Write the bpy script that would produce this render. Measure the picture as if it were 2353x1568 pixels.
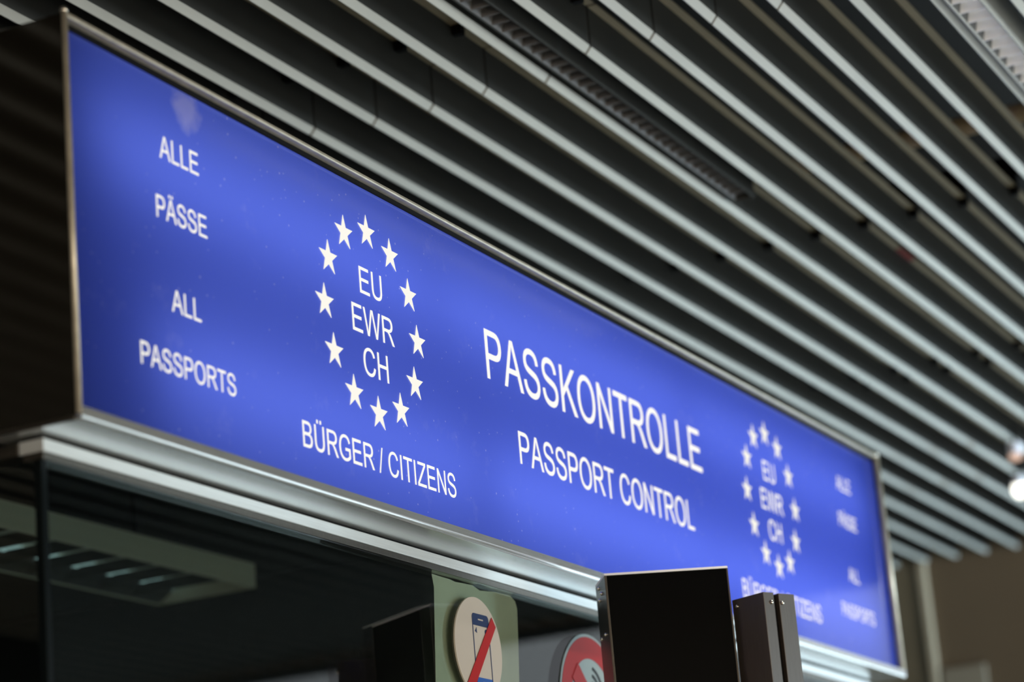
import bpy, bmesh, math, random
from mathutils import Vector, Matrix

for o in list(bpy.data.objects):
    bpy.data.objects.remove(o)
S = bpy.context.scene
COL = S.collection

# ------------------------------------------------------------------ camera
cam_d = bpy.data.cameras.new('camera')
cam = bpy.data.objects.new('camera', cam_d)
COL.objects.link(cam)
right = Vector((0.43947169, -0.89444397, -0.08267177))
down = Vector((0.21113875, 0.19231832, -0.95834967))
fwd = Vector((0.87308938, 0.40371234, 0.27337024))
m3 = Matrix((right, -down, -fwd)).transposed()
cam.matrix_world = Matrix.Translation((0, 0, 1.6)) @ m3.to_4x4()
cam_d.sensor_width = 36.0
cam_d.sensor_fit = 'HORIZONTAL'
cam_d.lens = 89.30
cam_d.clip_start = 0.05
cam_d.clip_end = 200
cam_d.dof.use_dof = True
cam_d.dof.focus_distance = 3.20
cam_d.dof.aperture_fstop = 3.4
S.camera = cam

# ------------------------------------------------------------------ light
S.view_settings.view_transform = 'Standard'
S.view_settings.look = 'None'
S.view_settings.exposure = 0.0
S.view_settings.gamma = 1.0
S.view_settings.use_curve_mapping = False
w = bpy.data.worlds.new('hall_air')
S.world = w
w.use_nodes = True
bg = w.node_tree.nodes['Background']
bg.inputs[0].default_value = (0.80, 0.92, 1.0, 1)
bg.inputs[1].default_value = 0.05


def area(name, loc, target, sx, sy, power, colr, spread=math.pi):
    d = bpy.data.lights.new(name, 'AREA')
    d.shape = 'RECTANGLE'
    d.size, d.size_y, d.energy, d.color, d.spread = sx, sy, power, colr, spread
    o = bpy.data.objects.new(name, d)
    COL.objects.link(o)
    o.location = loc
    o.rotation_euler = (Vector(target) - Vector(loc)).to_track_quat('-Z', 'Y').to_euler()
    return o


# rows of unseen hall lamps under the ceiling, and added fill lights across the hall
area('hall_lamp_row', (0.0, -3.6, 3.02), (0.0, -3.6, 0), 5.0, 0.35, 260, (1.0, 0.84, 0.62), 1.7)
area('hall_lamp_row', (5.2, -3.0, 3.02), (5.2, -3.0, 0), 4.0, 0.35, 260, (0.80, 0.93, 1.0), 1.7)
area('unseen_hall_light', (6.8, -6.5, 1.5), (7.3, 1.4, 3.0), 3.6, 2.6, 190, (0.60, 0.84, 1.0), 1.15)
area('unseen_hall_light', (-0.2, -8.0, 1.3), (2.5, 1.4, 2.6), 5.0, 2.4, 360, (1.0, 0.85, 0.66))  # warm fill added for the slat edges, no window modelled
area('unseen_hall_light', (-6.5, -1.0, 1.6), (3.0, 1.2, 2.2), 3.0, 2.0, 110, (1.0, 0.84, 0.68))  # added fill for faces turned to the left, no window there
# the tubes inside the light box
for lx, sx, z, p in ((2.42, 0.74, 2.56, 0.38), (3.23, 0.84, 2.56, 0.44), (4.11, 0.88, 2.56, 0.46),
                     (2.52, 0.74, 2.335, 0.38), (3.33, 0.80, 2.335, 0.48), (4.15, 0.82, 2.335, 0.50)):
    area('sign_tube', (lx, 1.488, z), (lx, 1.0, z), sx, 0.05, p, (1, 1, 1))


# ------------------------------------------------------------------ materials
def lin(c):
    return tuple(((v / 255) / 12.92 if v / 255 <= 0.04045 else ((v / 255 + 0.055) / 1.055) ** 2.4) for v in c) + (1,)


def mat(name, rgb, rough=0.5, metal=0.0, spec=0.5, noise=0.0, nscale=40, stretch=None, bump=0.0, coat=0.0):
    m = bpy.data.materials.new(name)
    m.use_nodes = True
    nt = m.node_tree
    b = nt.nodes['Principled BSDF']
    b.inputs['Base Color'].default_value = lin(rgb)
    b.inputs['Roughness'].default_value = rough
    b.inputs['Metallic'].default_value = metal
    b.inputs['Specular IOR Level'].default_value = spec
    b.inputs['Coat Weight'].default_value = coat
    if noise or bump:
        tc = nt.nodes.new('ShaderNodeTexCoord')
        mp = nt.nodes.new('ShaderNodeMapping')
        if stretch:
            mp.inputs['Scale'].default_value = stretch
        n = nt.nodes.new('ShaderNodeTexNoise')
        n.inputs['Scale'].default_value = nscale
        n.inputs['Detail'].default_value = 6
        nt.links.new(tc.outputs['Object'], mp.inputs[0])
        nt.links.new(mp.outputs[0], n.inputs['Vector'])
        if noise:
            r = nt.nodes.new('ShaderNodeMapRange')
            r.inputs['From Min'].default_value = 0.3
            r.inputs['From Max'].default_value = 0.7
            r.inputs['To Min'].default_value = 1 - noise
            r.inputs['To Max'].default_value = 1 + noise
            nt.links.new(n.outputs['Fac'], r.inputs['Value'])
            mx = nt.nodes.new('ShaderNodeMix')
            mx.data_type = 'RGBA'
            mx.blend_type = 'MULTIPLY'
            mx.inputs['Factor'].default_value = 1
            mx.inputs['A'].default_value = lin(rgb)
            nt.links.new(r.outputs[0], mx.inputs['B'])
            nt.links.new(mx.outputs['Result'], b.inputs['Base Color'])
        if bump:
            bp = nt.nodes.new('ShaderNodeBump')
            bp.inputs['Strength'].default_value = bump
            bp.inputs['Distance'].default_value = 0.0005
            nt.links.new(n.outputs['Fac'], bp.inputs['Height'])
            nt.links.new(bp.outputs[0], b.inputs['Normal'])
    return m


def emit(name, rgb, strength, gloss=0.0):
    m = bpy.data.materials.new(name)
    m.use_nodes = True
    nt = m.node_tree
    b = nt.nodes['Principled BSDF']
    b.inputs['Base Color'].default_value = (0.02, 0.02, 0.02, 1)
    b.inputs['Roughness'].default_value = 0.2
    b.inputs['Specular IOR Level'].default_value = gloss
    b.inputs['Emission Color'].default_value = lin(rgb)
    b.inputs['Emission Strength'].default_value = strength
    return m


def film_material():
    """printed blue film on an opal sheet: light from the box passes through it, its face is glossy"""
    m = bpy.data.materials.new('blue_film')
    m.use_nodes = True
    nt = m.node_tree
    nt.nodes.clear()
    N = nt.nodes.new
    L = nt.links.new
    out = N('ShaderNodeOutputMaterial')
    tr = N('ShaderNodeBsdfTranslucent')
    df = N('ShaderNodeBsdfDiffuse')
    ad = N('ShaderNodeMixShader')
    ad.inputs[0].default_value = 0.25
    gl = N('ShaderNodeBsdfGlossy')
    gl.inputs['Roughness'].default_value = 0.07
    fr = N('ShaderNodeFresnel')
    fr.inputs['IOR'].default_value = 1.42
    mx = N('ShaderNodeMixShader')
    tr.inputs[0].default_value = lin((94, 115, 224))
    df.inputs[0].default_value = lin((58, 80, 190))
    L(tr.outputs[0], ad.inputs[1])
    L(df.outputs[0], ad.inputs[2])
    # pale dust specks, and one rubbed patch near the upper left corner
    tc = N('ShaderNodeTexCoord')
    vor = N('ShaderNodeTexVoronoi')
    vor.inputs['Scale'].default_value = 75
    vor.inputs['Randomness'].default_value = 1
    L(tc.outputs['Object'], vor.inputs['Vector'])
    n1 = N('ShaderNodeTexNoise')
    n1.inputs['Scale'].default_value = 9
    n1.inputs['Detail'].default_value = 3
    L(tc.outputs['Object'], n1.inputs['Vector'])
    sub = N('ShaderNodeMath'); sub.operation = 'MULTIPLY'
    L(n1.outputs['Fac'], sub.inputs[0]); sub.inputs[1].default_value = 0.16
    lt = N('ShaderNodeMath'); lt.operation = 'LESS_THAN'
    L(vor.outputs['Distance'], lt.inputs[0]); L(sub.outputs[0], lt.inputs[1])
    gate = N('ShaderNodeMath'); gate.operation = 'GREATER_THAN'
    sepc = N('ShaderNodeSeparateColor')
    L(vor.outputs['Color'], sepc.inputs[0])
    L(sepc.outputs[0], gate.inputs[0]); gate.inputs[1].default_value = 0.35
    spk = N('ShaderNodeMath'); spk.operation = 'MULTIPLY'
    L(lt.outputs[0], spk.inputs[0]); L(gate.outputs[0], spk.inputs[1])
    spk2 = N('ShaderNodeMath'); spk2.operation = 'MULTIPLY'
    L(spk.outputs[0], spk2.inputs[0]); spk2.inputs[1].default_value = 0.45
    # broad scuffs
    n2 = N('ShaderNodeTexNoise')
    n2.inputs['Scale'].default_value = 14
    n2.inputs['Detail'].default_value = 8
    n2.inputs['Roughness'].default_value = 0.7
    L(tc.outputs['Object'], n2.inputs['Vector'])
    rr = N('ShaderNodeMapRange')
    rr.inputs['From Min'].default_value = 0.60
    rr.inputs['From Max'].default_value = 0.78
    rr.inputs['To Max'].default_value = 0.12
    L(n2.outputs['Fac'], rr.inputs['Value'])
    # the rubbed patch: ellipse around (2.243, 2.630)
    mp = N('ShaderNodeMapping')
    mp.inputs['Location'].default_value = (-2.228 / 0.030, 0, -2.636 / 0.027)
    mp.inputs['Scale'].default_value = (1 / 0.030, 0, 1 / 0.027)
    L(tc.outputs['Object'], mp.inputs[0])
    ln = N('ShaderNodeVectorMath'); ln.operation = 'LENGTH'
    L(mp.outputs[0], ln.inputs[0])
    n3 = N('ShaderNodeTexNoise')
    n3.inputs['Scale'].default_value = 60
    n3.inputs['Detail'].default_value = 4
    L(tc.outputs['Object'], n3.inputs['Vector'])
    ad2 = N('ShaderNodeMath'); ad2.operation = 'ADD'
    L(ln.outputs['Value'], ad2.inputs[0]); L(n3.outputs['Fac'], ad2.inputs[1])
    r2 = N('ShaderNodeMapRange')
    r2.inputs['From Min'].default_value = 1.55
    r2.inputs['From Max'].default_value = 0.95
    r2.inputs['To Max'].default_value = 0.42
    L(ad2.outputs[0], r2.inputs['Value'])
    a = N('ShaderNodeMath'); a.operation = 'ADD'
    L(spk2.outputs[0], a.inputs[0]); L(rr.outputs[0], a.inputs[1])
    b = N('ShaderNodeMath'); b.operation = 'ADD'; b.use_clamp = True
    L(a.outputs[0], b.inputs[0]); L(r2.outputs[0], b.inputs[1])
    wear = N('ShaderNodeBsdfTranslucent')
    wear.inputs[0].default_value = lin((190, 190, 225))
    mw = N('ShaderNodeMixShader')
    L(b.outputs[0], mw.inputs[0]); L(ad.outputs[0], mw.inputs[1]); L(wear.outputs[0], mw.inputs[2])
    L(fr.outputs[0], mx.inputs[0])
    L(mw.outputs[0], mx.inputs[1])
    L(gl.outputs[0], mx.inputs[2])
    L(mx.outputs[0], out.inputs[0])
    return m


def glass_material():
    m = bpy.data.materials.new('booth_glass')
    m.use_nodes = True
    nt = m.node_tree
    nt.nodes.clear()
    N = nt.nodes.new
    L = nt.links.new
    out = N('ShaderNodeOutputMaterial')
    tp = N('ShaderNodeBsdfTransparent')
    tp.inputs[0].default_value = (0.80, 0.86, 0.84, 1)
    gl = N('ShaderNodeBsdfGlossy')
    gl.inputs['Roughness'].default_value = 0.015
    fr = N('ShaderNodeFresnel')
    # both faces of the pane reflect alike: undo the node's inversion on the way out
    geo = N('ShaderNodeNewGeometry')
    io = N('ShaderNodeMapRange')
    io.inputs['To Min'].default_value = 1.5
    io.inputs['To Max'].default_value = 1 / 1.5
    L(geo.outputs['Backfacing'], io.inputs['Value'])
    L(io.outputs[0], fr.inputs['IOR'])
    mx = N('ShaderNodeMixShader')
    L(fr.outputs[0], mx.inputs[0])
    L(tp.outputs[0], mx.inputs[1])
    L(gl.outputs[0], mx.inputs[2])
    L(mx.outputs[0], out.inputs[0])
    return m


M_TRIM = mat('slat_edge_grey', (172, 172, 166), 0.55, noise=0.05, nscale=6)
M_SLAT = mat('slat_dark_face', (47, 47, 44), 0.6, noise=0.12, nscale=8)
M_FLANGE = mat('slat_flange', (168, 154, 126), 0.6, noise=0.08, nscale=6)
M_BLACK = mat('matt_black', (9, 9, 10), 0.7, 0, 0.15)
M_VOID = mat('soffit_black', (10, 10, 10), 0.9)
M_STEEL = mat('brushed_steel', (222, 228, 230), 0.28, 0.4, noise=0.08, nscale=30, stretch=(0.6, 30, 30), bump=0.12)
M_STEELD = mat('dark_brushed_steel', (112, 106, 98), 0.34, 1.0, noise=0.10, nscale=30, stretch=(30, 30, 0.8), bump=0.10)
M_STEELB = mat('satin_steel', (214, 218, 218), 0.22, 0.7, noise=0.10, nscale=30, stretch=(0.6, 30, 30), bump=0.12)
M_ALU = mat('sign_frame_aluminium', (196, 188, 170), 0.36, 0.5, noise=0.14, nscale=60, bump=0.2)
M_POLISH = mat('polished_steel', (225, 220, 208), 0.12, 1.0)
M_SIDE = mat('sign_side_gloss', (22, 20, 15), 0.07, 0.0, 0.6, noise=0.2, nscale=5)
M_BLUE = film_material()
M_LET = emit('backlit_letter', (252, 248, 236), 1.0, 0.3)
M_GLASS = glass_material()
M_GEDGE = mat('glass_edge', (8, 16, 18), 0.3, 0, 0.2)
M_DARK = mat('booth_interior', (30, 31, 31), 0.8, noise=0.1, nscale=5)
M_SCREEN = mat('black_gloss', (9, 9, 9), 0.12, 0, 0.5)
M_WHITE = mat('sticker_white', (188, 176, 162), 0.45)
M_NAVY = mat('print_navy', (22, 42, 84), 0.45)
M_BLUEP = mat('print_blue', (32, 84, 160), 0.45)
M_RED = mat('print_red', (170, 16, 14), 0.4)
M_INK = mat('print_black', (24, 26, 28), 0.5)
M_PAPER = mat('torn_paper', (204, 200, 178), 0.8, noise=0.06, nscale=25)
M_GREYP = mat('lamp_body_grey', (214, 208, 190), 0.5)
M_LAMPON = emit('lamp_tube', (255, 250, 240), 4.0)
M_DUSKY = mat('louvre_dark', (70, 72, 72), 0.4)
M_LOUV = mat('louvre_white', (222, 224, 228), 0.35)
M_LOUVD = mat('louvre_grey', (110, 110, 112), 0.5)  # plain grey for the narrow lamp's blades
M_CELL = emit('cell_glint_glow', (200, 235, 235), 0.5)  # weak glow stands in for reflected glints in the louvre cells
M_STEELP = mat('grey_post_steel', (92, 82, 74), 0.36, 0.5, noise=0.10, nscale=30, stretch=(30, 30, 0.8), bump=0.10)
M_WALL = mat('wall_brown_panel', (102, 87, 68), 0.55, noise=0.10, nscale=2)
M_WALLG = mat('wall_grey_panel', (132, 128, 112), 0.5, noise=0.05, nscale=3)
M_PIL = mat('wall_trim_beige', (172, 160, 138), 0.5)
M_FLOOR = mat('floor_stone', (150, 148, 142), 0.5, noise=0.06, nscale=3)
M_TAN = mat('tan_pipe', (255, 226, 176), 0.5)
M_SPOT = emit('spot_glow', (255, 252, 240), 3.0)
M_LAV = mat('spot_body_white', (226, 224, 236), 0.4)


# ------------------------------------------------------------------ mesh helpers
def box(bm, x0, x1, y0, y1, z0, z1):
    v = [bm.verts.new((x, y, z)) for x in (x0, x1) for y in (y0, y1) for z in (z0, z1)]
    for f in ((0, 1, 3, 2), (4, 6, 7, 5), (0, 4, 5, 1), (2, 3, 7, 6), (0, 2, 6, 4), (1, 5, 7, 3)):
        bm.faces.new([v[i] for i in f])


def prism_x(bm, prof, x0, x1):
    """profile of (y, z) points swept from x0 to x1"""
    a = [bm.verts.new((x0, y, z)) for y, z in prof]
    b = [bm.verts.new((x1, y, z)) for y, z in prof]
    n = len(prof)
    for i in range(n):
        bm.faces.new((a[i], a[(i + 1) % n], b[(i + 1) % n], b[i]))
    bm.faces.new(a[::-1])
    bm.faces.new(b)


def plate(bm, pts, y0, y1):
    """outline of (x, z) points given a thickness in y"""
    a = [bm.verts.new((x, y0, z)) for x, z in pts]
    b = [bm.verts.new((x, y1, z)) for x, z in pts]
    n = len(pts)
    bm.faces.new(a)
    bm.faces.new(b[::-1])
    for i in range(n):
        bm.faces.new((a[i], b[i], b[(i + 1) % n], a[(i + 1) % n]))


def cyl(bm, p0, p1, r, n=20):
    p0, p1 = Vector(p0), Vector(p1)
    d = (p1 - p0)
    q = d.to_track_quat('Z', 'Y')
    ra, rb = [], []
    for i in range(n):
        a = 2 * math.pi * i / n
        off = q @ Vector((r * math.cos(a), r * math.sin(a), 0))
        ra.append(bm.verts.new(p0 + off))
        rb.append(bm.verts.new(p1 + off))
    for i in range(n):
        f = bm.faces.new((ra[i], ra[(i + 1) % n], rb[(i + 1) % n], rb[i]))
        f.smooth = True
    bm.faces.new(ra[::-1])
    bm.faces.new(rb)


def ball(bm, c, r, seg=14, sq=(1, 1, 1)):
    g = bmesh.ops.create_uvsphere(bm, u_segments=seg, v_segments=seg // 2 + 2, radius=r)
    for v in g['verts']:
        v.co = Vector((v.co.x * sq[0], v.co.y * sq[1], v.co.z * sq[2])) + Vector(c)
        for f in v.link_faces:
            f.smooth = True


def obj(name, bm, m, parent=None, bevel=0.0, recalc=True):
    if recalc:
        bmesh.ops.recalc_face_normals(bm, faces=bm.faces)
    me = bpy.data.meshes.new(name)
    bm.to_mesh(me)
    bm.free()
    me.materials.append(m)
    o = bpy.data.objects.new(name, me)
    COL.objects.link(o)
    if parent:
        o.parent = parent
    if bevel:
        b = o.modifiers.new('bevel', 'BEVEL')
        b.width = bevel
        b.segments = 3
        b.limit_method = 'ANGLE'
    return o


def B():
    return bmesh.new()


def tag(o, label, cat, group=None):
    o['label'] = label
    o['category'] = cat
    if group:
        o['group'] = group
    return o


def thing(name, label, cat, loc=(0, 0, 0), group=None):
    o = bpy.data.objects.new(name, None)
    COL.objects.link(o)
    o.location = loc
    o.empty_display_size = 0.05
    return tag(o, label, cat, group)


def rel(o, root):
    """parent o, modelled in world coordinates, to a root that stands elsewhere"""
    o.parent = root
    o.matrix_parent_inverse = Matrix.Translation(-root.location) if not any(root.rotation_euler) else root.matrix_basis.inverted()
    return o


def struct(name, bm, m, parent=None, bevel=0.0):
    o = obj(name, bm, m, parent, bevel)
    if parent is None:
        o['kind'] = 'structure'
    return o


# ------------------------------------------------------------------ the hall: floor, far wall, ceiling
bm = B(); box(bm, -9, 12, -12, 8, -0.06, 0)
struct('floor', bm, M_FLOOR)
XW = 7.95
bm = B(); box(bm, XW, XW + 0.2, -12, 2.268, 0, 3.5)
struct('wall_right', bm, M_WALL)
bm = B(); box(bm, XW, XW + 0.2, 2.296, 8, 0, 3.5)
struct('wall_end', bm, M_WALLG)
bm = B(); box(bm, XW - 0.03, XW + 0.2, 2.268, 2.296, 0, 3.5)
struct('trim_1', bm, M_PIL, bevel=0.006)
bm = B(); box(bm, XW - 0.02, XW - 0.0005, 2.114, 2.256, 2.0, 2.702)
tag(obj('notice_board', bm, mat('board_light', (140, 132, 116), 0.5), bevel=0.004),
    'pale beige board fixed on the dark brown far wall, low at the right edge', 'board')

# added window out of view: its glowing panes feed reflections in steel and sign
win = bpy.data.objects.new('added_end_window', None)
COL.objects.link(win)
win.location = (XW - 0.02, -0.7, 0)
win['kind'] = 'structure'
bm = B()
for y in (-2.95, -1.45, 0.05, 1.52):
    box(bm, XW - 0.05, XW - 0.002, y - 0.025, y + 0.025, 0.1, 3.04)
for z in (0.1, 1.78, 3.0):
    box(bm, XW - 0.045, XW - 0.003, -2.95, 1.52, z, z + 0.04)
rel(obj('added_window_frame', bm, M_BLACK), win)
bm = B(); box(bm, XW - 0.03, XW - 0.02, -2.93, 1.50, 0.14, 1.78)
rel(obj('pane', bm, emit('bright_fill_pane', (226, 246, 255), 3.2)), win)
bm = B(); box(bm, XW - 0.03, XW - 0.02, -2.93, 1.50, 1.82, 3.0)
rel(obj('pane', bm, emit('dim_fill_pane', (238, 244, 252), 0.75)), win)

# slatted ceiling
Z0 = 3.0577            # lower lip of a slat face
P = 0.1000             # pitch of the slats
Y0 = 0.9491            # slat number zero
XE = 7.925             # their far end
JOINT = {2: 3.300, 3: 3.300, 4: 3.289, 5: 3.357, 6: 3.340, 7: 3.351, 8: 3.348, 9: 3.324, 10: 3.335}
CLIPS = (1.90, 3.235, 4.578, 5.70, 5.80, 7.15)


def trim_profile(y):
    return [(y, Z0), (y + 0.0090, Z0 - 0.0102), (y + 0.0105, Z0 - 0.0102), (y + 0.0105, Z0)]


def body_profile(y):
    return [(y + 0.0006, Z0), (y + 0.0105, Z0), (y + 0.0105, Z0 + 0.0668), (y + 0.0006, Z0 + 0.0668)]


def flange_profile(y):
    return [(y - 0.0135, Z0 + 0.0650), (y + 0.0004, Z0 + 0.0650), (y + 0.0004, Z0 + 0.0668), (y - 0.0135, Z0 + 0.0668)]


def make_slat(k, x0, x1, label, group):
    y = Y0 + k * P
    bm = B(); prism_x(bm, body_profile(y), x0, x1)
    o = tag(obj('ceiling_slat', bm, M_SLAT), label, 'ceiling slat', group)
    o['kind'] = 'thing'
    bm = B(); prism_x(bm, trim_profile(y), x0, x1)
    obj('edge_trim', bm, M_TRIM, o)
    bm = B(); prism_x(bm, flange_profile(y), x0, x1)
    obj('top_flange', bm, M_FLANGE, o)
    for cx in CLIPS:
        if x0 + 0.02 < cx < x1 - 0.02:
            bm = B(); box(bm, cx - 0.0065, cx + 0.0065, y - 0.0165, y + 0.0002, Z0 + 0.049, Z0 + 0.085)
            obj('hanger_clip', bm, M_BLACK, o, bevel=0.001)
    return o


ORD = ['', 'first', 'second', 'third', 'fourth', 'fifth', 'sixth', 'seventh', 'eighth', 'ninth', 'tenth', 'eleventh', 'twelfth']
GN = 'slats over the sign, nearer lengths'
GF = 'slats over the sign, farther lengths'
for k in range(-2, 14):
    xj = JOINT.get(k, 3.31)
    if k < 10:
        n = 10 - k
        lab = 'pale-edged dark slat, farther length past its joint, %s above the blue sign\'s top edge' % ORD[n]
        if k == 5:
            lab = 'dark slat beside the unlit louvre lamp, its farther length past the joint'
        if k == 4:
            lab = 'pale-edged dark slat with a small red tag, sixth above the blue sign\'s top edge'
        if k == -2:
            lab = 'pale-edged dark slat in the top right corner, right of the lit louvre lamp'
        if k == -1:
            lab = 'pale-edged dark slat along the near side of the lit louvre lamp, top right'
    else:
        n = k - 9
        lab = 'pale-edged dark slat seen past the sign\'s far end, %s below its top right corner' % ORD[n]
        if k == 13:
            lab = 'lowest pale-edged slat past the sign\'s far end, just above the grey wall panel'
    o = make_slat(k, xj + 0.003, XE, lab, GF)
    if k == 4:
        bm = B(); box(bm, 4.80, 4.895, Y0 + k * P - 0.0136, Y0 + k * P - 0.001, Z0 + 0.0636, Z0 + 0.0649)
        obj('red_tag', bm, mat('tag_red', (150, 40, 28), 0.6), o)['label'] = 'small dull red tag'
for k in range(2, 11):
    n = 10 - k
    if k == 10:
        lab = 'pale-edged dark slat meeting the dark side of the sign box in the top left corner'
    elif k == 5:
        lab = 'dark slat beside the unlit louvre lamp, its nearer length before the joint'
    else:
        lab = 'pale-edged dark slat, nearer length before its joint, %s above the blue sign\'s top edge' % ORD[n]
    make_slat(k, -4.0, JOINT[k] - 0.003, lab, GN)
# the rest of the ceiling, out of view but mirrored by the sign and the glass
bm = B()
box(bm, -9, XW, -12, 8, 3.5, 3.6)
for k in list(range(-115, 2)) + list(range(11, 40)):
    y = Y0 + k * P
    if k < -2 or k > 13:
        prism_x(bm, body_profile(y), -6.0, XE)
    else:
        prism_x(bm, body_profile(y), -6.0, JOINT.get(k, 3.31) - 0.003)
ceil = struct('ceiling', bm, M_SLAT)
bm = B()
for k in list(range(-115, 2)) + list(range(11, 40)):
    y = Y0 + k * P
    if k < -2 or k > 13:
        prism_x(bm, trim_profile(y), -6.0, XE)
    else:
        prism_x(bm, trim_profile(y), -6.0, JOINT.get(k, 3.31) - 0.003)
obj('edge_trim', bm, M_TRIM, ceil)
# carriers that hold the slats, and a pipe above them
for i, cx in enumerate(CLIPS):
    bm = B(); box(bm, cx - 0.012, cx + 0.012, -2.5, 3.4, Z0 + 0.085, Z0 + 0.125)
    tag(obj('carrier_rail', bm, M_BLACK), 'black carrier rail running across above the ceiling slats', 'rail', 'black rails above the slats')
bm = B(); cyl(bm, (4.50, -2.5, Z0 + 0.18), (4.50, 3.4, Z0 + 0.18), 0.019)
tag(obj('pipe', bm, M_TAN), 'tan pipe crossing above the slats, glimpsed through the gaps at upper right', 'pipe')


def louvre_lamp(name, label, y0, y1, x0, x1, zb, lit, body, louv, tube, pitch=0.042, h=0.05, group=None, tpos=0.5, tk=0.0075, bh=0.62, inner=None):
    r = thing(name, label, 'lamp', ((x0 + x1) / 2, (y0 + y1) / 2, zb), group)
    bm = B()
    t = 0.0035
    box(bm, x0, x1, y0, y0 + t, zb, zb + h)
    box(bm, x0, x1, y1 - t, y1, zb, zb + h)
    box(bm, x0, x0 + t, y0 + t, y1 - t, zb, zb + h)
    box(bm, x1 - t, x1, y0 + t, y1 - t, zb, zb + h)
    box(bm, x0, x1, y0, y1, zb + h, zb + h + 0.01)
    rel(obj('housing', bm, body, bevel=0.0006), r)
    bm = B()
    w2 = y1 - y0
    # curved side reflectors
    for s in (0, 1):
        for i in range(5):
            a0, a1 = i / 5, (i + 1) / 5
            f = lambda a: t + 0.16 * w2 * math.sin(a * math.pi / 2)
            ya, yb = f(a0), f(a1)
            za, zc = zb + 0.002 + a0 * h * 0.8, zb + 0.002 + a1 * h * 0.8
            if s == 0:
                q = [(x0, y0 + ya, za), (x1, y0 + ya, za), (x1, y0 + yb, zc), (x0, y0 + yb, zc)]
            else:
                q = [(x0, y1 - ya, za), (x1, y1 - ya, za), (x1, y1 - yb, zc), (x0, y1 - yb, zc)]
            bm.faces.new([bm.verts.new(c) for c in q])
    rel(obj('reflector', bm, inner or louv), r)
    n = int((x1 - x0) / pitch)
    for i in range(1, n):
        x = x0 + i * (x1 - x0) / n
        # tapered cross blade, thicker on top
        pa = [(x - 0.0016, zb + 0.003), (x + 0.0016, zb + 0.003), (x + tk, zb + h * bh), (x - tk, zb + h * bh)]
        bm = B()
        plate(bm, pa, y0 + t, y1 - t)
        rel(obj('louvre_blade', bm, louv), r)
    if lit:
        area(name + '_light', ((x0 + x1) / 2, (y0 + y1) / 2, zb + 0.001), ((x0 + x1) / 2, (y0 + y1) / 2, 0), x1 - x0 - 0.02, w2 * 0.7, lit, (1.0, 0.96, 0.90), 1.6)
    bm = B(); cyl(bm, (x0 + 0.02, y0 + w2 * tpos, zb + h * 0.80), (x1 - 0.02, y0 + w2 * tpos, zb + h * 0.80), min(0.008, w2 * 0.16))
    rel(obj('tube', bm, tube), r)
    return r


louvre_lamp('louvre_lamp', 'bright lit louvre lamp set between ceiling slats in the top right corner',
            0.795, 0.842, 3.20, 4.70, Z0 - 0.012, 11.0, M_TRIM, M_LOUV, M_LAMPON, tk=0.005, bh=0.36, inner=M_DUSKY)
louvre_lamp('louvre_lamp', 'unlit narrow louvre lamp set between the slats at top centre',
            1.395, 1.4345, 2.85, 4.10, Z0 - 0.006, 0.0, M_SLAT, M_LOUVD, M_GREYP, pitch=0.033, tk=0.0018)

# two small spotlights under the slats at the right edge of the view
for (x, y, z, lab) in ((6.78, 1.645, 3.0, 'small white glowing spotlight under the slats at right, the lower one'),
                       (6.36, 1.541, 3.0, 'small lavender-white spotlight under the slats at right, the upper one')):
    low = 'lower' in lab
    r = thing('spotlight', lab, 'lamp', (x, y, z + 0.06))
    bm = B(); cyl(bm, (x, y, z + 0.004), (x, y, z + 0.034), 0.018)
    rel(obj('body', bm, M_LAV, bevel=0.003), r)
    bm = B(); cyl(bm, (x, y, z + 0.034), (x, y, Z0 + 0.02), 0.004)
    rel(obj('stem', bm, M_BLACK), r)
    bm = B(); ball(bm, (x, y, z), 0.0185 if not low else 0.021, sq=(1, 1, 0.7 if not low else 1.25))
    rel(obj('bulb', bm, M_SPOT if low else emit('spot_warm', (255, 214, 190), 0.8)), r)

# ------------------------------------------------------------------ the illuminated sign
XL, XR = 1.987, 4.632
YF = 1.386             # front lip
YP = 1.400             # printed face
ZB, ZT = 2.2375, 2.6670
YK = 1.500             # back of the box
sign = thing('passport_control_sign',
             'long blue illuminated passport control sign with white lettering over the glass booth', 'sign', (3.3, 1.45, ZB))
bm = B()
bm.faces.new([bm.verts.new(c) for c in ((XL + 0.004, YP, ZB + 0.008), (XR - 0.004, YP, ZB + 0.008),
                                        (XR - 0.004, YP, ZT - 0.006), (XL + 0.004, YP, ZT - 0.006))])
rel(obj('blue_face', bm, M_BLUE, recalc=False), sign)
bm = B()
box(bm, XL + 0.003, XR - 0.003, YK - 0.006, YK, ZB + 0.004, ZT - 0.002)
rel(obj('back_panel', bm, mat('box_white', (225, 225, 225), 0.8)), sign)
bm = B(); box(bm, XL, XL + 0.003, YF + 0.004, YK + 1.3, ZB + 0.004, ZT)
rel(obj('side_panel', bm, M_SIDE, bevel=0.0015), sign)['label'] = 'dark glossy left side panel'
bm = B(); box(bm, XR - 0.003, XR, YF + 0.004, YK, ZB + 0.004, ZT)
rel(obj('side_panel', bm, M_SIDE, bevel=0.0015), sign)
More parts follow.
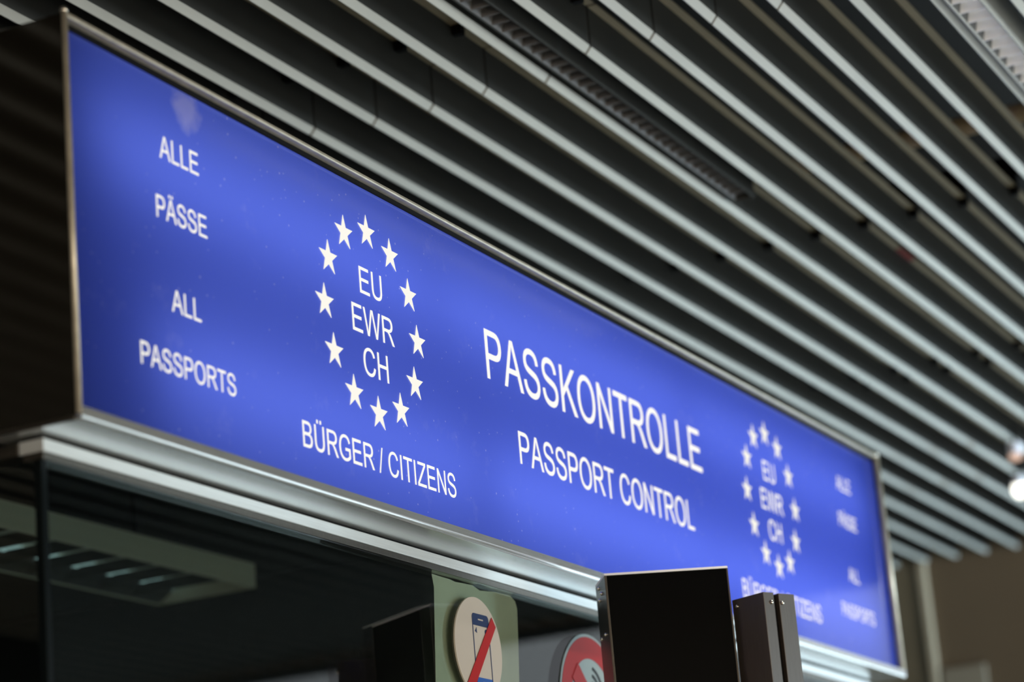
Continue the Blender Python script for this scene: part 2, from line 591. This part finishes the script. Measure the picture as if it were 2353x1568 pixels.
# top and bottom bars of the frame
bm = B(); prism_x(bm, [(YF, ZT - 0.0035), (YF + 0.0012, ZT - 0.0047), (YK, ZT - 0.0047), (YK, ZT), (YF + 0.0012, ZT), (YF, ZT - 0.0010)], XL + 0.003, XR - 0.003)
rel(obj('top_bar', bm, M_ALU), sign)
bm = B(); box(bm, XL + 0.006, XR - 0.006, YP - 0.0032, YP - 0.0003, ZT - 0.0105, ZT - 0.0049)  # black strip paints in the shadow gap above the blue face
rel(obj('shadow_gap_strip', bm, M_BLACK), sign)['label'] = 'black strip for the shadow gap under the top bar'
prof = [(YF, ZB + 0.0135), (YF, ZB + 0.005)]
for i in range(7):
    a = math.pi + i / 6 * math.pi / 2
    prof.append((YF + 0.005 + 0.005 * math.cos(a), ZB + 0.005 + 0.005 * math.sin(a)))
prof += [(YK, ZB), (YK, ZB + 0.004), (YF + 0.004, ZB + 0.004), (YF + 0.004, ZB + 0.0135)]
bm = B(); prism_x(bm, prof, XL + 0.003, XR - 0.003)
rel(obj('bottom_bar', bm, M_STEELB), sign)
# the soffit lip along the left side
bm = B(); box(bm, XL, XL + 0.03, YK, YK + 1.3, ZB, ZB + 0.004)
rel(obj('side_lip', bm, M_STEELD), sign)
bm = B(); box(bm, XL - 0.0015, XL + 0.003, YF + 0.006, YK + 1.3, ZB, ZB + 0.005)
rel(obj('side_edge', bm, M_STEELD, bevel=0.001), sign)
for x in (XL + 0.0025, XR - 0.005):
    rr = 0.0034 if x < 3 else 0.0058
    bm = B(); cyl(bm, (x, YF + rr, ZB + 0.006), (x, YF + rr, ZT + 0.001), rr)
    o = rel(obj('corner_tube', bm, M_ALU), sign)
    bm = B(); ball(bm, (x, YF + rr, ZT + 0.0025), 0.0042 if x < 3 else 0.0062)
    k_ = obj('end_cap', bm, M_POLISH)
    k_.parent = o

# lettering: every character is fitted to the side bearings of the grotesque face on the sign
ADV = dict(A=(1366, -3, 1369), B=(1366, 150, 1257), C=(1479, 102, 1398), E=(1366, 162, 1256), G=(1593, 109, 1465),
           H=(1479, 164, 1314), I=(569, 191, 385), K=(1366, 150, 1362), L=(1139, 150, 1066), N=(1479, 156, 1311),
           O=(1593, 99, 1501), P=(1366, 158, 1277), R=(1479, 161, 1453), S=(1366, 92, 1259), T=(1251, 48, 1210),
           U=(1479, 161, 1314), W=(1933, 24, 1909), Z=(1251, 41, 1200))
ADV['/'] = (569, 0, 569)
BASE = {'\u00c4': 'A', '\u00dc': 'U'}
# outlines on a 2048 grid: plain pairs are corners, pairs with a third value are curve controls
OUT = {
 'A': [[(-3,0),(560,1466),(769,1466),(1369,0),(1148,0),(977,444),(364,444),(203,0)],
       [(420,602),(917,602),(764,1008),(694,1193,1),(660,1312),(632,1171,1),(581,1034)]],
 'B': [[(150,0),(150,1466),(700,1466),(868,1466,1),(970,1421),(1071,1377,1),(1128,1284),(1186,1192,1),(1186,1091),
        (1186,997,1),(1135,914),(1084,831,1),(981,780),(1114,741,1),(1185,647),(1257,553,1),(1257,425),(1257,322,1),
        (1213,233),(1170,145,1),(1106,97),(1042,49,1),(945,24),(849,0,1),(709,0)],
       [(344,850),(661,850),(790,850,1),(846,867),(920,889,1),(957,940),(995,991,1),(995,1068),(995,1141,1),(960,1196),
        (925,1252,1),(860,1272),(795,1293,1),(637,1293),(344,1293)],
       [(344,173),(709,173),(803,173,1),(841,180),(908,192,1),(953,220),(998,248,1),(1027,301),(1056,355,1),(1056,425),
        (1056,507,1),(1014,567),(972,628,1),(897,652),(823,677,1),(683,677),(344,677)]],
 'C': [[(1204,514),(1398,465),(1337,226,1),(1178,100),(1020,-25,1),(791,-25),(554,-25,1),(405,71),(257,168,1),(179,351),
        (102,534,1),(102,744),(102,973,1),(189,1143),(277,1314,1),(438,1402),(600,1491,1),(794,1491),(1014,1491,1),
        (1164,1379),(1314,1267,1),(1373,1064),(1182,1019),(1131,1179,1),(1034,1252),(937,1325,1),(790,1325),(621,1325,1),
        (507,1244),(394,1163,1),(348,1026),(302,890,1),(302,745),(302,558,1),(356,418),(411,279,1),(526,210),(641,141,1),
        (775,141),(938,141,1),(1051,235),(1164,329,1)]],
 'E': [[(162,0),(162,1466),(1222,1466),(1222,1293),(356,1293),(356,844),(1167,844),(1167,672),(356,672),(356,173),
        (1256,173),(1256,0)]],
 'G': [[(844,575),(844,747),(1465,748),(1465,204),(1322,90,1),(1170,32),(1018,-25,1),(858,-25),(642,-25,1),(465,67),
        (289,160,1),(199,335),(109,510,1),(109,726),(109,940,1),(198,1125),(288,1311,1),(456,1401),(624,1491,1),(843,1491),
        (1002,1491,1),(1130,1439),(1259,1388,1),(1332,1296),(1405,1204,1),(1443,1056),(1268,1008),(1235,1120,1),(1186,1184),
        (1137,1248,1),(1046,1286),(955,1325,1),(844,1325),(711,1325,1),(614,1284),(517,1244,1),(457,1178),(398,1112,1),
        (365,1033),(309,897,1),(309,738),(309,542,1),(376,410),(444,278,1),(573,214),(702,150,1),(847,150),(973,150,1),
        (1093,198),(1213,247,1),(1275,302),(1275,575)]],
 'H': [[(164,0),(164,1466),(358,1466),(358,864),(1120,864),(1120,1466),(1314,1466),(1314,0),(1120,0),(1120,691),(358,691),(358,0)]],
 'I': [[(191,0),(191,1466),(385,1466),(385,0)]],
 'K': [[(150,0),(150,1466),(344,1466),(344,739),(1072,1466),(1335,1466),(720,872),(1362,0),(1106,0),(584,742),(344,508),(344,0)]],
 'L': [[(150,0),(150,1466),(344,1466),(344,173),(1066,173),(1066,0)]],
 'N': [[(156,0),(156,1466),(355,1466),(1125,315),(1125,1466),(1311,1466),(1311,0),(1112,0),(342,1152),(342,0)]],
 'O': [[(99,714),(99,1079,1),(295,1285),(491,1492,1),(801,1492),(1004,1492,1),(1167,1395),(1330,1298,1),(1415,1124),
        (1501,951,1),(1501,731),(1501,508,1),(1411,332),(1321,156,1),(1156,65),(991,-25,1),(800,-25),(593,-25,1),(430,75),
        (267,175,1),(183,348),(99,521,1)],
       [(299,711),(299,446,1),(441,293),(584,141,1),(799,141),(1018,141,1),(1159,295),(1301,449,1),(1301,732),(1301,911,1),
        (1240,1044),(1180,1178,1),(1063,1251),(947,1325,1),(802,1325),(596,1325,1),(447,1183),(299,1042,1)]],
 'P': [[(158,0),(158,1466),(711,1466),(857,1466,1),(934,1452),(1042,1434,1),(1115,1383),(1188,1333,1),(1232,1242),
        (1277,1151,1),(1277,1042),(1277,855,1),(1158,725),(1039,596,1),(728,596),(352,596),(352,0)],
       [(352,769),(731,769),(919,769,1),(998,839),(1077,909,1),(1077,1036),(1077,1128,1),(1030,1193),(984,1259,1),(908,1280),
        (859,1293,1),(727,1293),(352,1293)]],
 'R': [[(161,0),(161,1466),(811,1466),(1007,1466,1),(1109,1426),(1211,1387,1),(1272,1287),(1333,1187,1),(1333,1066),
        (1333,910,1),(1232,803),(1131,696,1),(920,667),(997,630,1),(1037,594),(1122,516,1),(1198,399),(1453,0),(1209,0),
        (1015,305),(930,437,1),(875,507),(820,577,1),(776,605),(733,633,1),(688,644),(655,651,1),(580,651),(355,651),(355,0)],
       [(355,819),(772,819),(905,819,1),(980,846),(1055,874,1),(1094,934),(1133,995,1),(1133,1066),(1133,1170,1),(1057,1237),
        (982,1304,1),(819,1304),(355,1304)]],
 'S': [[(92,471),(275,487),(288,377,1),(335,306),(383,236,1),(483,192),(583,149,1),(708,149),(819,149,1),(904,182),
        (989,215,1),(1030,272),(1072,330,1),(1072,398),(1072,467,1),(1032,518),(992,570,1),(900,605),(841,628,1),(639,676),
        (437,725,1),(356,768),(251,823,1),(199,904),(148,986,1),(148,1087),(148,1198,1),(211,1294),(274,1391,1),(395,1441),
        (516,1491,1),(664,1491),(827,1491,1),(951,1438),(1076,1386,1),(1143,1284),(1210,1182,1),(1215,1053),(1029,1039),
        (1014,1178,1),(927,1249),(841,1320,1),(672,1320),(496,1320,1),(415,1255),(335,1191,1),(335,1100),(335,1021,1),
        (392,970),(448,919,1),(684,865),(921,812,1),(1009,772),(1137,713,1),(1198,622),(1259,532,1),(1259,414),(1259,297,1),
        (1192,193),(1125,90,1),(999,32),(874,-25,1),(717,-25),(518,-25,1),(383,33),(249,91,1),(172,207),(96,324,1)]],
 'T': [[(531,0),(531,1293),(48,1293),(48,1466),(1210,1466),(1210,1293),(725,1293),(725,0)]],
 'U': [[(1120,1466),(1314,1466),(1314,619),(1314,398,1),(1264,268),(1214,138,1),(1083,56),(953,-25,1),(741,-25),
        (535,-25,1),(404,46),(273,117,1),(217,251),(161,386,1),(161,619),(161,1466),(355,1466),(355,620),(355,429,1),
        (390,338),(426,248,1),(512,199),(599,150,1),(724,150),(938,150,1),(1029,247),(1120,344,1),(1120,620)]],
 'W': [[(413,0),(24,1466),(223,1466),(446,505),(508,205),(574,475),(853,1466),(1087,1466),(1297,724),(1376,447,1),
        (1411,205),(1484,523),(1714,1466),(1909,1466),(1507,0),(1320,0),(1011,1117),(965,1289),(922,1117),(611,0)]],
 'Z': [[(41,0),(41,180),(792,1119),(872,1219,1),(944,1293),(126,1293),(126,1466),(1176,1466),(1176,1293),(353,276),
        (264,173),(1200,173),(1200,0)]],
 '/': [[(0,-25),(425,1491),(569,1491),(145,-25)]],
}
OUT['\u00c4'] = OUT['A'] + [[(421,1556),(421,1761),(607,1761),(607,1556)], [(772,1556),(772,1761),(958,1761),(958,1556)]]
OUT['\u00dc'] = OUT['U'] + [[(455,1556),(455,1761),(641,1761),(641,1556)], [(832,1556),(832,1761),(1018,1761),(1018,1556)]]
GLYPH = {}


def contour(pts):
    res, n = [], len(pts)
    for i, p in enumerate(pts):
        if len(p) == 2:
            res.append((p[0], p[1]))
        else:
            a, b = pts[i - 1], pts[(i + 1) % n]
            for t in (0.2, 0.4, 0.6, 0.8):
                res.append(((1 - t) ** 2 * a[0] + 2 * t * (1 - t) * p[0] + t * t * b[0],
                            (1 - t) ** 2 * a[1] + 2 * t * (1 - t) * p[1] + t * t * b[1]))
    return res


def glyph(ch):
    if ch in GLYPH:
        return GLYPH[ch]
    cu = bpy.data.curves.new('glyph', 'CURVE')
    cu.dimensions = '2D'
    cu.fill_mode = 'BOTH'
    for c in OUT[ch]:
        pts = contour(c)
        sp = cu.splines.new('POLY')
        sp.points.add(len(pts) - 1)
        for q, (x, y) in zip(sp.points, pts):
            q.co = (x / 1000, y / 1000, 0, 1)
        sp.use_cyclic_u = True
    o = bpy.data.objects.new('glyph', cu)
    COL.objects.link(o)
    dg = bpy.context.evaluated_depsgraph_get()
    me = bpy.data.meshes.new_from_object(o.evaluated_get(dg))
    vs = [tuple(v.co) for v in me.vertices]
    fs = [tuple(p.vertices) for p in me.polygons]
    bpy.data.objects.remove(o)
    bpy.data.curves.remove(cu)
    bpy.data.meshes.remove(me)
    GLYPH[ch] = (vs, fs)
    return GLYPH[ch]


CAP = 1.466


def letters(text, x0, x1, zbase, cap, label):
    pen, items = 0, []
    for ch in text:
        if ch == ' ':
            pen += 569
            continue
        adv, l, r = ADV[BASE.get(ch, ch)]
        items.append((ch, pen + l, pen + r))
        pen += adv
    a, b = items[0][1], items[-1][2]
    sc = (x1 - x0) / (b - a)
    bm = B()
    for ch, l, r in items:
        vs, fs = glyph(ch)
        l0 = ADV[BASE.get(ch, ch)][1]
        nv = [bm.verts.new((x0 + (l - l0 + x * 1000 - a) * sc, YP - 0.0006, zbase + y / CAP * cap)) for x, y, _ in vs]
        for f in fs:
            bm.faces.new([nv[i] for i in f])
    bmesh.ops.solidify(bm, geom=bm.faces[:], thickness=0.0005)
    o = rel(obj('lettering', bm, M_LET), sign)
    o['label'] = label
    return o


letters('ALLE', 2.1703, 2.2468, 2.5649, 0.0262, 'white word ALLE at left')
letters('P\u00c4SSE', 2.1592, 2.2578, 2.4948, 0.0257, 'white word P\u00c4SSE at left')
letters('ALL', 2.1802, 2.2372, 2.3943, 0.0250, 'white word ALL at left')
letters('PASSPORTS', 2.1172, 2.3005, 2.3237, 0.0250, 'white word PASSPORTS at left')
letters('PASSKONTROLLE', 2.9398, 3.7033, 2.4775, 0.0692, 'large white word PASSKONTROLLE')
letters('PASSPORT CONTROL', 3.0204, 3.643, 2.3745, 0.0457, 'white words PASSPORT CONTROL')
DX = 2.2165
letters('ALLE', 2.1703 + DX, 2.2468 + DX, 2.5649, 0.0262, 'white word ALLE at right')
letters('P\u00c4SSE', 2.1592 + DX, 2.2578 + DX, 2.4948, 0.0257, 'white word P\u00c4SSE at right')
letters('ALL', 2.1802 + DX, 2.2372 + DX, 2.3943, 0.0250, 'white word ALL at right')
letters('PASSPORTS', 2.1172 + DX, 2.3005 + DX, 2.3237, 0.0250, 'white word PASSPORTS at right')
for dx, side in ((0, 'left'), (1.3908, 'right')):
    letters('EU', 2.6008 + dx, 2.6575 + dx, 2.5158, 0.0342, 'letters EU inside the %s ring of stars' % side)
    letters('EWR', 2.5765 + dx, 2.6811 + dx, 2.4633, 0.0352, 'letters EWR inside the %s ring of stars' % side)
    letters('CH', 2.5976 + dx, 2.6595 + dx, 2.4120, 0.0350, 'letters CH inside the %s ring of stars' % side)
    letters('B\u00dcRGER / CITIZENS', 2.4402 + dx, 2.82 + dx, 2.2938, 0.0312, 'white words under the %s ring of stars' % side)
    for i in range(12):
        cx = 2.6272 + dx + 0.1160 * math.cos(i * math.pi / 6)
        cz = 2.4838 + 0.1160 * math.sin(i * math.pi / 6)
        pts = []
        for j in range(10):
            r_ = 0.0226 if j % 2 == 0 else 0.0226 * 0.382
            a = math.pi / 2 + j * math.pi / 5
            pts.append((cx + r_ * math.cos(a), cz + r_ * math.sin(a)))
        bm = B(); plate(bm, pts, YP - 0.0011, YP - 0.0006)
        rel(obj('star', bm, M_LET), sign)

# ------------------------------------------------------------------ the booth under it
YL, XL2, XR2 = 1.4475, 2.010, 4.595
lintel = thing('steel_lintel', 'brushed steel rail between the blue sign and the booth glass', 'rail', (3.3, YL, 2.21))
bm = B(); box(bm, XL2, XR2, YL, YL + 0.03, 2.2205, ZB - 0.0038)
rel(obj('front_rail', bm, M_STEEL, bevel=0.0008), lintel)
bm = B(); box(bm, XL2 + 0.004, XR2 - 0.004, YL + 0.004, YL + 0.03, ZB - 0.0039, ZB - 0.0002)
rel(obj('shadow_groove', bm, M_BLACK), lintel)
bm = B(); box(bm, XL2 + 0.0015, XR2 - 0.002, YL + 0.0018, YL + 0.026, 2.2130, 2.2204)
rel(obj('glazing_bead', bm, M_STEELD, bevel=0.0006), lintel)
bm = B(); box(bm, XL2, XL2 + 0.03, YL + 0.031, YL + 1.2, 2.2205, ZB - 0.0038)
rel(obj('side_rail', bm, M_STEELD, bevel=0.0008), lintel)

front = thing('booth_front_glass', 'large dark reflecting glass pane under the sign, front of the booth', 'glass pane', (3.3, YL + 0.008, 0.0))
bm = B(); box(bm, XL2 + 0.011, XR2 - 0.004, YL + 0.004, YL + 0.012, 0.0, 2.2128)
rel(obj('pane', bm, M_GLASS), front)
bm = B(); box(bm, XL2 + 0.001, XL2 + 0.0105, YL + 0.004, YL + 0.0135, 0.0, 2.2128)
rel(obj('polished_edge', bm, M_GEDGE, bevel=0.001), front)['label'] = 'dark green polished glass edge'
bm = B(); box(bm, XL2 + 0.002, XL2 + 0.010, YL + 0.014, YL + 1.2, 0.0, 2.2128)
tag(obj('booth_side_glass', bm, M_GLASS), 'dark side glass of the booth at the left edge of the view', 'glass pane')

# booth interior
bm = B(); box(bm, XL2, XR2, 1.505, 3.70, 2.640, 2.66)
struct('ceiling_booth', bm, M_DARK)
bm = B(); box(bm, XL2, XR2, 3.60, 3.70, 0, 2.639)
struct('wall_booth_back', bm, M_DARK)
bm = B(); box(bm, XR2 - 0.02, XR2, 1.505, 3.599, 0, 2.639)
struct('wall_booth_right', bm, M_DARK)
louvre_lamp('office_lamp', 'long grey louvre lamp on the booth ceiling, seen through the glass at lower left',
            2.40, 2.615, 2.52, 3.977, 2.4822, 0.0, M_GREYP, M_DUSKY, M_CELL, pitch=0.10, h=0.036, tpos=0.78, tk=0.012)
lamp_root = [o for o in COL.objects if o.name.startswith('office_lamp')][0]
for x in (2.75, 3.75):
    bm = B(); cyl(bm, (x, 2.51, 2.4822 + 0.046), (x, 2.51, 2.64), 0.006)
    rel(obj('suspension_rod', bm, M_BLACK), lamp_root)

# torn paper behind the glass
bm = B()
pts = [(2.8605, 2.2127), (2.8824, 2.2122), (2.9104, 2.2120), (2.9257, 2.2105), (2.9512, 2.2117), (2.9757, 2.2124),
       (2.9962, 2.2080), (3.0159, 2.2095), (3.0431, 2.2121), (3.0893, 2.2127), (3.1034, 2.2065), (3.1078, 2.1966),
       (3.1020, 2.1447), (3.0951, 2.0943), (3.090, 1.96), (2.846, 1.95), (2.8495, 2.0711), (2.8573, 2.1378), (2.8645, 2.196)]
plate(bm, pts, YL + 0.0165, YL + 0.017)
tag(obj('torn_paper', bm, M_PAPER), 'pale green torn paper sheet hanging behind the glass, behind the phone sticker', 'paper')


def disc(bm, cx, cz, r, y0, y1, n=72, r_in=0.0):
    if r_in == 0:
        plate(bm, [(cx + r * math.cos(2 * math.pi * i / n), cz + r * math.sin(2 * math.pi * i / n)) for i in range(n)], y0, y1)
        return
    ring = []
    for rr in (r, r_in):
        for y in (y0, y1):
            ring.append([bm.verts.new((cx + rr * math.cos(2 * math.pi * i / n), y, cz + rr * math.sin(2 * math.pi * i / n))) for i in range(n)])
    for i in range(n):
        j = (i + 1) % n
        for a, b in ((0, 1), (1, 3), (3, 2), (2, 0)):
            bm.faces.new((ring[a][i], ring[a][j], ring[b][j], ring[b][i]))


GY = YL + 0.004        # outer face of the glass
st = thing('phone_ban_sticker', 'round white no-phone sticker with a blue phone crossed by a red bar', 'sticker', (2.950, GY, 2.124))
cx, cz = 2.950, 2.1236
bm = B(); disc(bm, cx, cz, 0.0673, GY - 0.0022, GY - 0.0002)
rel(obj('backing', bm, M_WHITE), st)


def rrect(x0, x1, z0, z1, r, top=True, n=6):
    p = [(x0, z0), (x1, z0)]
    for i in range(n + 1):
        a = i / n * math.pi / 2
        p.append((x1 - r + r * math.cos(a), z1 - r + r * math.sin(a)))
    for i in range(n + 1):
        a = math.pi / 2 + i / n * math.pi / 2
        p.append((x0 + r + r * math.cos(a), z1 - r + r * math.sin(a)))
    return p


a0, a1 = GY - 0.0027, GY - 0.0023
bm = B()
plate(bm, rrect(2.9360, 2.9840, 2.1535, 2.1693, 0.006), a0, a1)
box(bm, 2.9360, 2.9378, a0, a1, 2.066, 2.1535)
box(bm, 2.9822, 2.9840, a0, a1, 2.066, 2.1535)
ph = rel(obj('phone_outline', bm, M_NAVY), st)
bm = B(); box(bm, 2.9528, 2.9672, a0 - 0.0003, a0, 2.1610, 2.1626)
obj('phone_speaker', bm, M_WHITE, ph)
bm = B()
box(bm, 2.9360, 2.9840, a0, a1, 2.062, 2.0850)
pb = rel(obj('phone_base', bm, M_BLUEP), st)
bm = B()
plate(bm, [(2.9545, 2.070), (2.9665, 2.070), (2.9665, 2.080), (2.9545, 2.080)], a0 - 0.0003, a0)
obj('phone_button', bm, M_WHITE, pb)
bm = B()
plate(bm, [(2.9420, 2.1455), (2.9478, 2.1435), (2.9470, 2.1508)], a0, a1)
disc(bm, 2.9745, 2.1470, 0.0036, a0, a1, 16)
rel(obj('phone_icons', bm, M_NAVY), st)
bm = B()
plate(bm, [(2.9060, 2.0725), (2.9260, 2.0680), (3.0031, 2.1568), (2.9930, 2.1690)], a0 - 0.0008, a0 - 0.0004)
rel(obj('red_bar', bm, M_RED), st)

rs = thing('red_ban_sticker', 'round red-ringed ban sticker on the glass beside the black display panel', 'sticker', (3.305, GY, 2.068))
cx, cz = 3.3050, 2.0690
bm = B(); disc(bm, cx, cz, 0.1125, GY - 0.0016, GY - 0.0002)
rel(obj('backing', bm, mat('sticker_grey', (150, 160, 156), 0.5)), rs)
bm = B(); disc(bm, cx, cz, 0.1080, GY - 0.0021, GY - 0.0017, r_in=0.0770)
rel(obj('red_ring', bm, M_RED), rs)
bm = B()
c_, s_ = math.cos(math.radians(-45)), math.sin(math.radians(-45))
q = [(-0.079, -0.016), (0.079, -0.016), (0.079, 0.016), (-0.079, 0.016)]
plate(bm, [(cx + a * c_ - b * s_, cz + a * s_ + b * c_) for a, b in q], GY - 0.0030, GY - 0.0026)
rel(obj('red_bar', bm, M_RED), rs)
for rr in (0.020, 0.031, 0.042):
    bm = B()
    n = 14
    outer = [(3.300 + (rr + 0.0022) * math.cos(math.radians(5 + 70 * i / n)), 2.092 + (rr + 0.0022) * math.sin(math.radians(5 + 70 * i / n))) for i in range(n + 1)]
    inner = [(3.300 + (rr - 0.0022) * math.cos(math.radians(5 + 70 * i / n)), 2.092 + (rr - 0.0022) * math.sin(math.radians(5 + 70 * i / n))) for i in range(n + 1)]
    plate(bm, outer + inner[::-1], GY - 0.0025, GY - 0.0021)
    rel(obj('sound_arc', bm, M_INK), rs)


# ------------------------------------------------------------------ display panel and steel post before the booth
def local_root(name, label, cat, loc, az):
    o = thing(name, label, cat, loc)
    o.rotation_euler = (0, 0, math.radians(az))
    return o


# local axes: x along the width (to the right as seen), y away from the viewer, z up
dp = local_root('display_panel', 'slim black panel with bright steel rim standing before the sign', 'display', (3.0825, 1.3198, 0), -58)
W, D, T, H0 = 0.168, 0.088, 0.0032, 1.05
bm = B()
box(bm, 0.0028, W - 0.0022, 0.0012, 0.004, H0 + 0.003, 2.22 - T)
obj('black_front', bm, M_SCREEN, dp)
bm = B()
box(bm, 0, 0.0028, 0, D, H0, 2.22 - T)
box(bm, W - 0.0022, W, 0, D, H0, 2.22 - T)
box(bm, 0, W, 0.0045, D, H0, H0 + 0.003)
casing = obj('steel_casing', bm, M_STEELD, dp, bevel=0.0004)
bm = B()
prof = [(0.0, 2.22 - T), (0.0020, 2.22), (D, 2.22), (D, 2.22 - T)]
a = [bm.verts.new((0, y, z)) for y, z in prof]
b = [bm.verts.new((W, y, z)) for y, z in prof]
for i in range(4):
    bm.faces.new((a[i], a[(i + 1) % 4], b[(i + 1) % 4], b[i]))
bm.faces.new(a[::-1]); bm.faces.new(b)
obj('top_rim', bm, mat('lit_rim_white', (252, 248, 238), 0.5, 0.0), dp)['label'] = 'bright top rim'  # near-white colour stands in for lamp light caught by the steel
bm = B(); box(bm, 0.003, W - 0.0025, D - 0.003, D - 0.0005, H0 + 0.003, 2.22 - T)
obj('back_plate', bm, M_STEELD, dp)
for (yy, zz) in ((0.055, 2.2095), (0.033, 2.1985), (0.055, 2.1930), (0.066, 2.142), (0.030, 2.142)):
    bm = B(); ball(bm, (-0.0006, yy, zz), 0.0026)
    obj('screw', bm, M_POLISH, casing)
bm = B(); box(bm, 0.03, 0.14, 0.02, 0.06, 0, H0)
obj('stand', bm, M_STEELD, dp, bevel=0.002)

pp = local_root('steel_post', 'square steel post with black slot standing right of the black panel', 'post', (3.1563, 1.1259, 0), -25)
w1 = 0.058
ZP = 2.1742
bm = B(); box(bm, 0, 0.0195, 0, 0.060, 0, ZP)
lp_ = obj('left_plate', bm, M_STEELP, pp, bevel=0.0008)
bm = B(); box(bm, 0.0195, 0.0285, 0.006, 0.055, 0, ZP - 0.002)
obj('black_slot', bm, M_BLACK, pp)
bm = B(); box(bm, 0.0285, w1, 0, 0.060, 0, ZP - 0.0006)
rp_ = obj('right_plate', bm, M_STEELP, pp, bevel=0.0008)
for (xx, yy, zz) in ((0.0135, -0.0006, ZP - 0.0135), (0.0335, -0.0006, ZP - 0.0135), (w1 + 0.0006, 0.006, ZP - 0.004), (-0.0006, 0.050, ZP - 0.010)):
    bm = B(); ball(bm, (xx, yy, zz), 0.0028)
    obj('rivet', bm, M_POLISH, lp_ if xx < 0.02 else rp_)
